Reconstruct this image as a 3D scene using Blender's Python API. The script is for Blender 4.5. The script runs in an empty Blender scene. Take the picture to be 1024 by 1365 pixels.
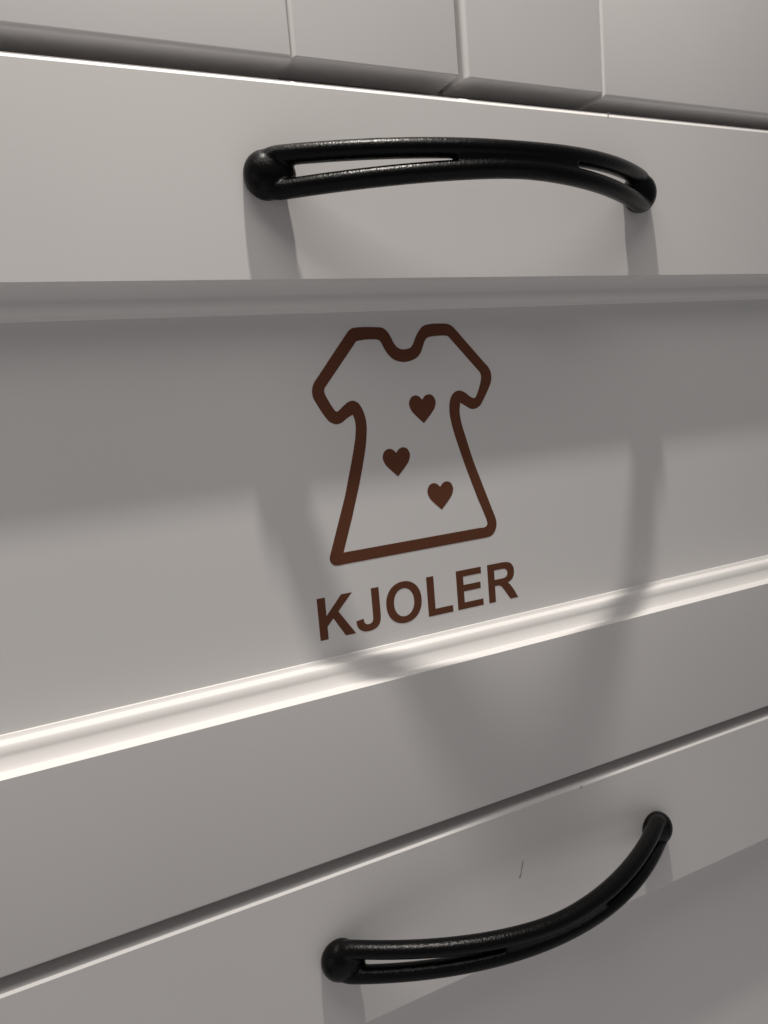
import bpy, bmesh, math, random
from mathutils import Vector, Matrix, noise

# ------------------------------------------------------------------ camera, world, lamp, exposure
S = 0.27            # metres per working unit (the camera stands one unit in front of the drawer fronts)
Z0 = 0.90           # height of the lens above the room floor
scene = bpy.context.scene
C = scene.collection

cam_data = bpy.data.cameras.new('camera')
cam = bpy.data.objects.new('camera', cam_data)
C.objects.link(cam)
RX = (0.89692537, -0.43433716, -0.08292235)     # camera right
RF = (0.42013672, 0.89556325, -0.14646367)      # camera forward
RU = (0.13787682, 0.09652826, 0.98573438)       # camera up
cam.matrix_world = Matrix(((RX[0], RU[0], -RF[0], 0.0),
                           (RX[1], RU[1], -RF[1], -S),
                           (RX[2], RU[2], -RF[2], Z0),
                           (0, 0, 0, 1)))
cam_data.sensor_fit = 'HORIZONTAL'
cam_data.sensor_width = 36.0
cam_data.lens = 36.0 * 1025.0 / 1024.0
cam_data.clip_start = 0.005
cam_data.clip_end = 50.0
scene.camera = cam

world = bpy.data.worlds.new('World')
scene.world = world
world.use_nodes = True
bg = world.node_tree.nodes['Background']
bg.inputs['Color'].default_value = (1.0, 0.968, 0.985, 1)
bg.inputs['Strength'].default_value = 0.110

def P(x, y, z):
    """working units -> metres in the world"""
    return Vector((x * S, y * S, Z0 + z * S))

lamp_data = bpy.data.lights.new('ceiling_spot', 'SPOT')
lamp_data.energy = 43.0
lamp_data.color = (1.0, 0.94, 0.86)
lamp_data.shadow_soft_size = 0.058 * S
lamp_data.spot_size = math.radians(78)
lamp_data.spot_blend = 1.0
lamp = bpy.data.objects.new('ceiling_spot', lamp_data)
C.objects.link(lamp)
LAMP = P(0.46, -0.550, 3.55)
lamp.location = LAMP
lamp.rotation_euler = (P(-0.25, 0.0, 0.1) - LAMP).to_track_quat('-Z', 'Y').to_euler()

fill_data = bpy.data.lights.new('room_lamp', 'AREA')     # soft light of the room, from the left
fill_data.shape = 'RECTANGLE'
fill_data.size = 0.9
fill_data.size_y = 0.9
fill_data.energy = 1.1
fill_data.color = (1.0, 0.90, 0.84)
fill = bpy.data.objects.new('room_lamp', fill_data)
C.objects.link(fill)
fill.location = P(-4.2, -2.0, -0.3)
fill.rotation_euler = (P(0.6, 0.0, -0.1) - fill.location).to_track_quat('-Z', 'Y').to_euler()

top_data = bpy.data.lights.new('top_fill', 'AREA')   # added soft fill from above, lifts the upper fronts
top_data.shape = 'RECTANGLE'
top_data.size = 0.6
top_data.size_y = 0.25
top_data.energy = 1.6
top_data.color = (1.0, 0.945, 0.89)
top = bpy.data.objects.new('top_fill', top_data)
C.objects.link(top)
top.location = P(0.1, -1.0, 2.25)
top.rotation_euler = (P(0.5, 0.0, 0.0) - top.location).to_track_quat('-Z', 'Y').to_euler()

low_data = bpy.data.lights.new('floor_light', 'AREA')     # light coming back up from the floor
low_data.shape = 'RECTANGLE'
low_data.size = 1.6
low_data.size_y = 1.0
low_data.energy = 1.4
low_data.color = (1.0, 0.94, 0.92)
low = bpy.data.objects.new('floor_light', low_data)
C.objects.link(low)
low.location = P(0.6, -1.9, -2.7)
low.rotation_euler = (P(0.6, 0.0, -0.2) - low.location).to_track_quat('-Z', 'Y').to_euler()

scene.view_settings.view_transform = 'Standard'
scene.view_settings.look = 'None'
scene.view_settings.gamma = 1.0
scene.view_settings.exposure = 0.0
scene.cycles.max_bounces = 10
scene.cycles.diffuse_bounces = 6

# ------------------------------------------------------------------ materials
def nodes_of(name):
    m = bpy.data.materials.new(name)
    m.use_nodes = True
    nt = m.node_tree
    return m, nt, nt.nodes['Principled BSDF']

def paint(name, base, rough, mottle=0.02, peel=0.25, scale=420):
    m, nt, b = nodes_of(name)
    N, L = nt.nodes, nt.links
    tc = N.new('ShaderNodeTexCoord')
    n1 = N.new('ShaderNodeTexNoise'); n1.inputs['Scale'].default_value = 9; n1.inputs['Detail'].default_value = 5
    L.new(tc.outputs['Object'], n1.inputs['Vector'])
    r = N.new('ShaderNodeMapRange')
    r.inputs['From Min'].default_value = 0.3; r.inputs['From Max'].default_value = 0.7
    r.inputs['To Min'].default_value = 1.0 - mottle; r.inputs['To Max'].default_value = 1.0 + mottle
    L.new(n1.outputs['Fac'], r.inputs['Value'])
    mul = N.new('ShaderNodeVectorMath'); mul.operation = 'SCALE'
    mul.inputs[0].default_value = base
    L.new(r.outputs['Result'], mul.inputs['Scale'])
    L.new(mul.outputs['Vector'], b.inputs['Base Color'])
    n2 = N.new('ShaderNodeTexNoise'); n2.inputs['Scale'].default_value = scale; n2.inputs['Detail'].default_value = 4
    L.new(tc.outputs['Object'], n2.inputs['Vector'])
    bump = N.new('ShaderNodeBump'); bump.inputs['Strength'].default_value = peel; bump.inputs['Distance'].default_value = 0.00006
    L.new(n2.outputs['Fac'], bump.inputs['Height'])
    L.new(bump.outputs['Normal'], b.inputs['Normal'])
    r2 = N.new('ShaderNodeMapRange')
    r2.inputs['To Min'].default_value = rough - 0.06; r2.inputs['To Max'].default_value = rough + 0.06
    L.new(n1.outputs['Fac'], r2.inputs['Value'])
    L.new(r2.outputs['Result'], b.inputs['Roughness'])
    b.inputs['Specular IOR Level'].default_value = 0.42
    return m

M_paint = paint('white_lacquer', (0.76, 0.747, 0.74), 0.5)
M_panel = paint('white_panel_foil', (0.75, 0.742, 0.738), 0.5, 0.015, 0.15, 600)
M_inner = paint('cabinet_board', (0.55, 0.54, 0.52), 0.7)
M_vinyl = paint('brown_vinyl', (0.130, 0.049, 0.027), 0.55, 0.10, 0.2, 900)
M_vinyl.node_tree.nodes['Principled BSDF'].inputs['Specular IOR Level'].default_value = 0.12
M_scuff = paint('grey_scuff', (0.25, 0.235, 0.22), 0.8, 0.3)

def black_metal():
    m, nt, b = nodes_of('black_powder_coat')
    N, L = nt.nodes, nt.links
    tc = N.new('ShaderNodeTexCoord')
    mp = N.new('ShaderNodeMapping'); mp.inputs['Scale'].default_value = (1.0, 1.0, 0.75)
    L.new(tc.outputs['Object'], mp.inputs['Vector'])
    n = N.new('ShaderNodeTexNoise'); n.inputs['Scale'].default_value = 1000; n.inputs['Detail'].default_value = 2.5
    L.new(mp.outputs['Vector'], n.inputs['Vector'])
    bump = N.new('ShaderNodeBump'); bump.inputs['Strength'].default_value = 0.75; bump.inputs['Distance'].default_value = 0.00022
    L.new(n.outputs['Fac'], bump.inputs['Height'])
    L.new(bump.outputs['Normal'], b.inputs['Normal'])
    b.inputs['Base Color'].default_value = (0.0025, 0.0025, 0.0027, 1)
    b.inputs['Roughness'].default_value = 0.30
    b.inputs['Specular IOR Level'].default_value = 0.17
    return m
M_black = black_metal()

# ------------------------------------------------------------------ helpers
def finish(bm, sharp=32):
    bmesh.ops.remove_doubles(bm, verts=bm.verts, dist=1e-6)
    bmesh.ops.recalc_face_normals(bm, faces=bm.faces)
    for f in bm.faces: f.smooth = True
    lim = math.radians(sharp)
    for e in bm.edges:
        e.smooth = not (len(e.link_faces) == 2 and e.calc_face_angle(0) > lim)

def part(name, bm, mat, parent=None, sharp=32, label=None):
    finish(bm, sharp)
    me = bpy.data.meshes.new(name)
    bm.to_mesh(me); bm.free()
    me.materials.append(mat)
    return link(name, me, parent, label)

def link(name, me, parent=None, label=None):
    o = bpy.data.objects.new(name, me)
    C.objects.link(o)
    if parent is not None:
        o.parent = parent
        o.matrix_parent_inverse = Matrix.Translation(-root_loc(parent))
    if label: o['label'] = label
    return o

LOC = {}
def root_loc(o):
    return LOC.get(o.name, Vector((0, 0, 0)))

def thing(name, loc, label, cat, group=None):
    o = bpy.data.objects.new(name, None)
    C.objects.link(o)
    o.location = loc
    o.empty_display_size = 0.02
    LOC[o.name] = Vector(loc)
    o['label'] = label; o['category'] = cat
    if group: o['group'] = group
    return o

def spans(a, b, ra, rb, n=6):
    """sample positions across a..b, dense in the rounded edges, with the setback at each"""
    out = []
    if ra > 0:
        for i in range(n):
            t = math.pi / 2 * i / n
            out.append((a + ra * (1 - math.cos(t)), ra * (1 - math.sin(t))))
        out.append((a + ra, 0.0))
    else:
        out.append((a, 0.0))
    if rb > 0:
        for i in range(n + 1):
            t = math.pi / 2 * i / n
            out.append((b - rb + rb * math.sin(t), rb * (1 - math.cos(t))))
    else:
        out.append((b, 0.0))
    return out

def slab(x0, x1, z0, z1, y0, y1, rl=0.0, rr=0.0, rb=0.0, rt=0.0, mx=6):
    """board from y0 (front) to y1 (back), each front edge rounded by its own radius"""
    bm = bmesh.new()
    xs, zs = spans(x0, x1, rl, rr, mx), spans(z0, z1, rb, rt, mx)
    g = [[bm.verts.new(P(x, y0 + max(sx, sz), z)) for (x, sx) in xs] for (z, sz) in zs]
    nz, nx = len(zs), len(xs)
    for j in range(nz - 1):
        for i in range(nx - 1):
            bm.faces.new((g[j][i], g[j][i + 1], g[j + 1][i + 1], g[j + 1][i]))
    ring = [g[0][i] for i in range(nx)] + [g[j][nx - 1] for j in range(1, nz)] + \
           [g[nz - 1][i] for i in range(nx - 2, -1, -1)] + [g[j][0] for j in range(nz - 2, 0, -1)]
    back = []
    for v in ring:
        back.append(bm.verts.new((v.co.x, y1 * S, v.co.z)))
    for k in range(len(ring)):
        k2 = (k + 1) % len(ring)
        bm.faces.new((ring[k2], ring[k], back[k], back[k2]))
    bm.faces.new(back)
    return bm

# --- flat vinyl shapes cut as outlines with depth
def smooth_loop(pts, sharp=52, seg=0.045, n=5):
    """closed polyline -> smooth closed polyline; corners that turn sharply stay corners"""
    p = [Vector((a, b)) for a, b in pts]
    q = []
    for i, a in enumerate(p):
        b = p[(i + 1) % len(p)]
        q.append(a)
        if (b - a).length > seg:
            for t in (0.06, 0.5, 0.94): q.append(a.lerp(b, t))
    N = len(q)
    def corner(i):
        a, b, c = q[i - 1], q[i], q[(i + 1) % N]
        return abs((b - a).angle(c - b, 0)) > math.radians(sharp)
    out = []
    for i in range(N):
        p1, p2 = q[i], q[(i + 1) % N]
        p0 = q[i - 1] if not corner(i) else p1 + (p1 - p2)
        p3 = q[(i + 2) % N] if not corner((i + 1) % N) else p2 + (p2 - p1)
        t0 = 0.0
        t1 = t0 + max((p1 - p0).length, 1e-9) ** 0.5
        t2 = t1 + max((p2 - p1).length, 1e-9) ** 0.5
        t3 = t2 + max((p3 - p2).length, 1e-9) ** 0.5
        for k in range(n):
            t = t1 + (t2 - t1) * k / n
            A1 = p0 * ((t1 - t) / (t1 - t0)) + p1 * ((t - t0) / (t1 - t0))
            A2 = p1 * ((t2 - t) / (t2 - t1)) + p2 * ((t - t1) / (t2 - t1))
            A3 = p2 * ((t3 - t) / (t3 - t2)) + p3 * ((t - t2) / (t3 - t2))
            B1 = A1 * ((t2 - t) / (t2 - t0)) + A2 * ((t - t0) / (t2 - t0))
            B2 = A2 * ((t3 - t) / (t3 - t1)) + A3 * ((t - t1) / (t3 - t1))
            out.append(B1 * ((t2 - t) / (t2 - t1)) + B2 * ((t - t1) / (t2 - t1)))
    return out

def vinyl(name, loops, y, thick, parent, label=None, sub=None):
    """cut vinyl: closed loops in working units on the plane y, standing thick proud of it"""
    cu = bpy.data.curves.new('cut', 'CURVE')
    cu.dimensions = '2D'; cu.fill_mode = 'BOTH'; cu.extrude = thick * S / 2
    for lp in loops:
        sp = cu.splines.new('POLY')
        sp.points.add(len(lp) - 1)
        for k, v in enumerate(lp): sp.points[k].co = (v[0] * S, v[1] * S, 0, 1)
        sp.use_cyclic_u = True
    tmp = bpy.data.objects.new('cut', cu)
    C.objects.link(tmp)
    dg = bpy.context.evaluated_depsgraph_get()
    me = bpy.data.meshes.new_from_object(tmp.evaluated_get(dg))
    bpy.data.objects.remove(tmp)
    bpy.data.curves.remove(cu)
    me.name = name
    me.transform(Matrix.Translation((0, (y - thick / 2) * S, Z0)) @ Matrix.Rotation(math.pi / 2, 4, 'X'))
    me.materials.clear(); me.materials.append(M_vinyl)
    for f in me.polygons: f.use_smooth = False
    o = link(name, me, None, label)
    return o

# ------------------------------------------------------------------ the handle (one casting, shared by both drawers)
HX, HW, HH = 0.6545, 0.3345, 0.125
def bow(u): return HH * max(0.0, 1 - abs(u / HW) ** 1.88)

def handle_mesh():
    bm = bmesh.new()
    def tube(path, ry, rz, n=16, closed=False):
        rings = []
        M = len(path)
        for k, (u, h, z) in enumerate(path):
            a = path[k - 1] if closed or k else path[0]
            b = path[(k + 1) % M] if closed or k < M - 1 else path[-1]
            t = Vector((b[0] - a[0], -(b[1] - a[1]), b[2] - a[2])).normalized()
            side = Vector((0, -1, 0))                   # out of the drawer front
            ny = (side - t * t.dot(side)).normalized()
            nz = ny.cross(t)
            c = Vector((u, -h, z))
            rings.append([bm.verts.new((c + ny * ry * math.cos(2 * math.pi * i / n) + nz * rz * math.sin(2 * math.pi * i / n)) * S) for i in range(n)])
        for a, b in list(zip(rings, rings[1:])) + ([(rings[-1], rings[0])] if closed else []):
            for i in range(n): bm.faces.new((a[i], a[(i + 1) % n], b[(i + 1) % n], b[i]))
        if not closed:
            bm.faces.new(rings[0]); bm.faces.new(rings[-1])
    K, UE, RE = 64, 0.3040, 0.0200
    def zoff(u): return min(0.0205, 0.0096 + 0.0365 * math.sqrt(u * u + 0.0020))
    loop = []
    for k in range(K + 1):                              # upper bar, left to right
        u = -UE + 2 * UE * k / K
        loop.append((u, bow(u), zoff(u)))
    for k in range(1, 14):                              # round the right end, down to the drawer front
        a = math.pi * k / 14
        loop.append((UE + RE * math.sin(a), bow(UE) - 0.010 * math.sin(a), 0.0205 * math.cos(a)))
    for k in range(K + 1):                              # lower bar, back again
        u = UE - 2 * UE * k / K
        loop.append((u, bow(u), -zoff(u)))
    for k in range(1, 14):
        a = math.pi * k / 14
        loop.append((-UE - RE * math.sin(a), bow(UE) - 0.010 * math.sin(a), -0.0205 * math.cos(a)))
    tube(loop, 0.0141, 0.0127, closed=True)
    web = [(-0.094 + 0.188 * k / 24, bow(-0.094 + 0.188 * k / 24), 0.0) for k in range(25)]
    tube(web, 0.0105, 0.010)
    for s in (-1, 1):                                   # feet that fill the looped ends down to the drawer front
        for c, r in (((s * 0.3160, -0.0085, 0), (0.0300, 0.0245, 0.0312)), ((s * 0.3020, -0.017, 0), (0.0235, 0.0150, 0.0200))):
            m = Matrix.Translation(Vector(c) * S) @ Matrix.Diagonal((r[0] * S, r[1] * S, r[2] * S, 1))
            bmesh.ops.create_uvsphere(bm, u_segments=40, v_segments=24, radius=1.0, matrix=m)
    bmesh.ops.recalc_face_normals(bm, faces=bm.faces)
    me = bpy.data.meshes.new('handle_raw'); bm.to_mesh(me); bm.free()
    tmp = bpy.data.objects.new('handle_raw', me); C.objects.link(tmp)
    r = tmp.modifiers.new('r', 'REMESH'); r.mode = 'VOXEL'; r.voxel_size = 0.0015 * S; r.use_smooth_shade = True
    sm = tmp.modifiers.new('s', 'SMOOTH'); sm.factor = 0.5; sm.iterations = 22
    dg = bpy.context.evaluated_depsgraph_get()
    out = bpy.data.meshes.new_from_object(tmp.evaluated_get(dg))
    bpy.data.objects.remove(tmp)
    out.name = 'handle'
    for f in out.polygons: f.use_smooth = True
    out.materials.clear(); out.materials.append(M_black)
    return out
HANDLE = handle_mesh()

# ------------------------------------------------------------------ the cabinet round the drawers and doors
XL, XR = -0.55, 1.85            # fronts run from here to here
T = 0.067                       # thickness of every front (18 mm)
D = 0.048                       # recess of the drawer panels
W = 0.0392                      # width of the moulding round them
cab = thing('cabinet', P(0.65, 0.75, -2.0), 'white cabinet with two framed doors above its drawers', 'cabinet')
YB = 1.5
part('back_panel', slab(XL, XR, -1.95, 1.85, YB, YB + 0.03), M_inner, cab)
part('side_panel', slab(XL - 0.075, XL - 0.008, -1.95, 1.85, 0.005, YB + 0.03), M_paint, cab)
part('side_panel', slab(XR + 0.008, XR + 0.075, -1.95, 1.85, 0.005, YB + 0.03), M_paint, cab)
part('shelf', slab(XL - 0.006, XR + 0.006, 0.405, 0.470, T + 0.012, YB - 0.002), M_inner, cab)
part('shelf', slab(XL - 0.006, XR + 0.006, -0.715, -0.650, T + 0.012, YB - 0.002), M_inner, cab)
part('top_board', slab(XL - 0.075, XR + 0.075, 1.853, 1.92, -0.01, YB + 0.03), M_paint, cab)
part('plinth', slab(XL - 0.006, XR + 0.006, -2.0, -1.80, T + 0.012, YB - 0.002), M_paint, cab)

# ------------------------------------------------------------------ a drawer
def moulding_profile(n=100):
    """(inset from the frame lip towards the panel, setback): an ogee, steep in the middle, ledges at both ends"""
    keys = [(0.0, 85), (0.045, 85), (0.065, 46), (0.20, 36), (0.40, 25), (0.50, 6), (0.58, 16), (0.70, 32), (0.78, 46), (0.80, 84), (0.83, 84), (0.85, 43), (0.965, 32), (0.98, 62), (1.0, 66)]
    pts = [(0.0, 0.0)]
    y = 0.0
    for k in range(n):
        s = (k + 0.5) / n
        for (a, va), (b, vb) in zip(keys, keys[1:]):
            if a <= s <= b:
                ang = va + (vb - va) * (s - a) / (b - a)
        y += math.tan(math.radians(ang)) / n
        pts.append(((k + 1) / n, y))
    return [(s * W, 0.0 + yy / y * D) for s, yy in pts]
PROF = moulding_profile()

def build_drawer(top, lip_top, lip_bot, bottom, dx, hz, edge, label):
    z_c = lip_top + hz
    d = thing('drawer', P(0.65, 0.0, bottom), label, 'drawer', 'drawers of the white cabinet')
    st = 0.25
    part('top_rail', slab(XL, XR, lip_top, top, 0.0, T, 0.004, 0.004, 0.0, edge, 1), M_paint, d)
    part('bottom_rail', slab(XL, XR, bottom, lip_bot, 0.0, T, 0.004, 0.004, 0.003, 0.0), M_paint, d)
    part('stile', slab(XL, XL + st, lip_bot, lip_top, 0.0, T, 0.004, 0.0), M_paint, d)
    part('stile', slab(XR - st, XR, lip_bot, lip_top, 0.0, T, 0.0, 0.004), M_paint, d)
    a0, a1 = XL + st, XR - st
    part('panel', slab(a0 + W * 0.5, a1 - W * 0.5, lip_bot + W * 0.5, lip_top - W * 0.5, D, T - 0.004), M_panel, d)
    def side(c0, c1, n0, n1):
        bm = bmesh.new()
        rows = []
        for s, y in PROF:
            rows.append((bm.verts.new(P(c0[0] + n0[0] * s, y, c0[1] + n0[1] * s)),
                         bm.verts.new(P(c1[0] + n1[0] * s, y, c1[1] + n1[1] * s))))
        for s, y in ((W, T - 0.006), (0.0005, T - 0.006)):
            rows.append((bm.verts.new(P(c0[0] + n0[0] * s, y, c0[1] + n0[1] * s)),
                         bm.verts.new(P(c1[0] + n1[0] * s, y, c1[1] + n1[1] * s))))
        for r, q in zip(rows, rows[1:] + rows[:1]):
            bm.faces.new((r[0], r[1], q[1], q[0]))
        bm.faces.new([r[0] for r in rows]); bm.faces.new([r[1] for r in rows])
        part('moulding', bm, M_paint, d, 40)
    e = 0.0
    side((a0, lip_top), (a1, lip_top), (1, -1), (-1, -1))
    side((a0, lip_bot), (a1, lip_bot), (1, 1), (-1, 1))
    side((a0, lip_top), (a0, lip_bot), (1, -1), (1, 1))
    side((a1, lip_top), (a1, lip_bot), (-1, -1), (-1, 1))
    h = link('handle', HANDLE, d)
    h.location = P(HX + dx, -0.0005, z_c)
    return d

upper = build_drawer(0.4185, 0.1660, -0.4172, -0.6680, 0.0, 0.1280, 0.0080,
                     'upper white drawer with brown dress sticker and lettering on its panel')
lower = build_drawer(-0.6890, -0.9495, -1.5240, -1.7750, -0.007, 0.1280, 0.0046,
                     'lower white drawer without sticker, small dark scuff above its black handle')

# ------------------------------------------------------------------ the sticker on the upper drawer's panel
OUTER = [(0.5122, 0.1022), (0.5047, 0.1033), (0.465, 0.1036), (0.4592, 0.1008), (0.4551, 0.097), (0.4035, 0.0369), (0.3969, 0.029), (0.3931, 0.0193), (0.3935, 0.0093), (0.3964, 0.0024), (0.4094, -0.0204), (0.416, -0.0281), (0.4257, -0.0324), (0.4351, -0.0303), (0.4421, -0.0258), (0.4528, -0.0206), (0.4553, -0.0289), (0.4559, -0.0391), (0.4545, -0.0498), (0.4523, -0.0604), (0.4459, -0.0836), (0.4368, -0.113), (0.4287, -0.1391), (0.3977, -0.2204), (0.3956, -0.2265), (0.3965, -0.2331), (0.4005, -0.2379), (0.4057, -0.2398), (0.6707, -0.238), (0.6801, -0.2362), (0.6877, -0.229), (0.6912, -0.2176), (0.6899, -0.2087), (0.6878, -0.2029), (0.6571, -0.1182), (0.6535, -0.1072), (0.6439, -0.0735), (0.6373, -0.0487), (0.6355, -0.0308), (0.6376, -0.0174), (0.647, -0.0233), (0.6574, -0.0288), (0.6662, -0.0286), (0.6742, -0.0246), (0.6791, -0.0185), (0.6955, 0.0072), (0.6984, 0.0163), (0.698, 0.0255), (0.6942, 0.0341), (0.687, 0.0418), (0.6392, 0.0937), (0.6333, 0.0996), (0.6263, 0.1034), (0.6181, 0.1047), (0.5923, 0.1047), (0.5808, 0.102), (0.5727, 0.0944), (0.5663, 0.0852), (0.5614, 0.0758), (0.556, 0.0708), (0.5425, 0.0694), (0.5349, 0.0727), (0.5296, 0.079), (0.5247, 0.0895), (0.5195, 0.0973)]
INNER = [(0.4684, 0.0842), (0.5039, 0.0852), (0.5075, 0.0825), (0.5132, 0.0712), (0.5192, 0.0623), (0.5283, 0.0546), (0.5408, 0.0508), (0.5528, 0.0512), (0.5657, 0.0555), (0.5733, 0.0621), (0.5782, 0.0715), (0.5819, 0.0792), (0.5865, 0.0843), (0.5927, 0.086), (0.6228, 0.0858), (0.6257, 0.0835), (0.6771, 0.0277), (0.6793, 0.0212), (0.6777, 0.0121), (0.6665, -0.011), (0.6631, -0.0123), (0.6568, -0.0094), (0.6476, -0.0023), (0.6375, 0.0015), (0.6295, -0.0001), (0.6226, -0.006), (0.6187, -0.0147), (0.617, -0.0309), (0.6185, -0.0438), (0.6215, -0.0588), (0.631, -0.0917), (0.6402, -0.1205), (0.6576, -0.1706), (0.6731, -0.2118), (0.6732, -0.2169), (0.6693, -0.2204), (0.4182, -0.222), (0.4371, -0.1718), (0.4532, -0.1251), (0.4601, -0.1026), (0.4647, -0.0867), (0.4694, -0.0686), (0.4719, -0.0547), (0.4734, -0.0429), (0.4735, -0.0321), (0.4715, -0.0211), (0.4677, -0.0111), (0.4621, -0.0035), (0.454, -0.0003), (0.4463, -0.0023), (0.4383, -0.0076), (0.4313, -0.013), (0.4278, -0.0144), (0.4254, -0.0125), (0.4141, 0.0078), (0.4117, 0.0146), (0.4122, 0.0196), (0.4158, 0.0244)]
Q = (1 + D) / 1.045
OUTER = [(x * Q, z * Q) for x, z in OUTER]
INNER = [(x * Q, z * Q) for x, z in INNER]
VT = 0.00024                    # vinyl 0.065 mm thick
VY = D - 0.00006
def adopt(o, parent):
    o.parent = parent
    o.matrix_parent_inverse = Matrix.Translation(-root_loc(parent))
    return o
dress = adopt(vinyl('dress_sticker', [smooth_loop(OUTER), smooth_loop(INNER)], VY, VT, upper), upper)
HEART = [(0.0, 0.0360), (0.0052, 0.0412), (0.0118, 0.0432), (0.0190, 0.0405), (0.0232, 0.0318), (0.0208, 0.0222), (0.0140, 0.0135), (0.0, 0.0)]
HEART = HEART + [(-x, z) for x, z in HEART[-2:0:-1]]
for tx, tz in ((0.5704, -0.0436), (0.5188, -0.1198), (0.5907, -0.1809)):
    hh = vinyl('heart', [smooth_loop([((tx + x) * Q, (tz + z) * Q) for x, z in HEART], 60, 9)], VY, VT, None)
    hh.parent = dress
    hh.matrix_parent_inverse = Matrix.Identity(4)

def superellipse(cx, cz, rx, rz, p, n=36):
    out = []
    for k in range(n):
        t = 2 * math.pi * k / n
        c, s = math.cos(t), math.sin(t)
        out.append((cx + rx * math.copysign(abs(c) ** (2 / p), c), cz + rz * math.copysign(abs(s) ** (2 / p), s)))
    return out
LETTERS = [
 ('K', 0, [[(150, 0), (150, 1466), (446, 1466), (446, 815), (1044, 1466), (1442, 1466), (890, 895), (1472, 0), (1089, 0), (686, 688), (446, 443), (446, 0)]]),
 ('J', 1479, [[(688, 1466), (984, 1466), (984, 540), (978, 390), (950, 250), (890, 130), (795, 45), (670, -5), (520, -25), (350, -12), (210, 45), (110, 140), (55, 270), (40, 412), (320, 450), (332, 345), (370, 270), (430, 230), (510, 218), (590, 232), (645, 275), (676, 350), (688, 480)]]),
 ('O', 2618, [superellipse(797, 733, 708, 758, 2.12), superellipse(797, 733, 404, 512, 2.1)]),
 ('L', 4211, [[(156, 0), (156, 1466), (452, 1466), (452, 243), (1186, 243), (1186, 0)]]),
 ('E', 5462, [[(150, 0), (150, 1466), (1232, 1466), (1232, 1226), (446, 1226), (446, 904), (1178, 904), (1178, 664), (446, 664), (446, 240), (1262, 240), (1262, 0)]]),
 ('R', 6828, [[(150, 0), (150, 1466), (780, 1466), (930, 1460), (1060, 1440), (1165, 1400), (1255, 1325), (1320, 1210), (1342, 1060), (1325, 920), (1265, 800), (1165, 710), (1020, 655), (1110, 580), (1190, 475), (1290, 325), (1467, 0), (1112, 0), (890, 335), (790, 480), (720, 560), (650, 597), (540, 612), (446, 612), (446, 0)],
              [(446, 848), (446, 1220), (790, 1220), (900, 1212), (975, 1180), (1022, 1120), (1038, 1035), (1020, 950), (970, 888), (890, 858), (760, 848)]]),
]
TX, TZ, TS = 0.36236 * Q, -0.34837 * Q, 4.3738e-5 * Q
for ch, adv, loops in LETTERS:
    lp = []
    for l in loops:
        pts = [(TX + (adv + x) * TS, TZ + z * TS) for x, z in l]
        lp.append(smooth_loop(pts, 27, 0.012, 3))
    adopt(vinyl('letter', lp, VY, VT, upper, 'brown letter ' + ch), upper)

# ------------------------------------------------------------------ scuff on the lower drawer front
def scuff(pts, parent, y):
    bm = bmesh.new()
    prev = None
    for x, z, w in pts:
        w *= 0.75
        a = [bm.verts.new(P(x - w, y - 0.0002, z)), bm.verts.new(P(x, y - 0.0007, z)), bm.verts.new(P(x + w, y - 0.0002, z))]
        if prev:
            for i in (0, 1): bm.faces.new((prev[i], prev[i + 1], a[i + 1], a[i]))
        prev = a
    part('scuff_mark', bm, M_scuff, parent)
scuff([(0.6722, -0.7858, 0.0006), (0.6712, -0.7905, 0.0012), (0.6690, -0.7985, 0.0013), (0.6668, -0.8065, 0.0006), (0.6662, -0.8085, 0.0011), (0.6648, -0.8120, 0.0021), (0.6632, -0.8155, 0.0012)], lower, 0.0)
scuff([(0.9190, 0.4105, 0.0012), (0.9196, 0.4150, 0.0016), (0.9200, 0.4178, 0.0010)], upper, 0.0)
scuff([(0.8005, -0.6962, 0.0010), (0.8012, -0.6935, 0.0018), (0.8020, -0.6915, 0.0008)], lower, 0.0)

# ------------------------------------------------------------------ the two doors above
def build_door(x0, x1, hinge_left, label):
    zb, zt, sw, rw = 0.4450, 1.835, 0.2515, 0.25
    d = bpy.data.objects.new('cabinet_door', None)
    C.objects.link(d)
    d.parent = cab
    d.location = P((x0 + x1) / 2, 0.0, zb) - root_loc(cab)
    d['label'] = label
    LOC[d.name] = P((x0 + x1) / 2, 0.0, zb)
    if hinge_left:      # meeting stile on the right
        a, b = x0 + sw, x1 - sw
        part('stile', slab(b, x1, zb + 0.0005, zt, 0, T, 0.0062, 0.0012, 0.0022, 0.004), M_paint, d)
        part('stile', slab(x0, a, zb, zt, 0, T, 0.004, 0.003, 0.004, 0.004), M_paint, d)
        rl, rr, zr = 0.005, 0.0045, 0.4415
    else:
        a, b = x0 + sw + 0.0018, x1 - sw
        part('stile', slab(x0, a, zb, zt, 0, T, 0.0085, 0.0012, 0.0018, 0.004), M_paint, d)
        part('stile', slab(b, x1, zb, zt, 0, T, 0.004, 0.004, 0.004, 0.004), M_paint, d)
        rl, rr, zr = 0.0062, 0.004, 0.4385
    g = 0.0011
    part('rail', slab(a + g, b - g, zr, zb + rw, 0, T, rl, rr, 0.0065, 0.003), M_paint, d)
    part('rail', slab(a + g, b - g, zt - rw, zt, 0, T, rl, rr, 0.004, 0.004), M_paint, d)
    part('panel', slab(a + g, b - g, zb + rw + g, zt - rw - g, D, T - 0.004), M_panel, d)
    return d
build_door(XL, 0.6448, True, 'left white cabinet door above the upper drawer, its right edge at the gap')
build_door(0.6565, XR, False, 'right white cabinet door above the upper drawer, its left edge at the gap')
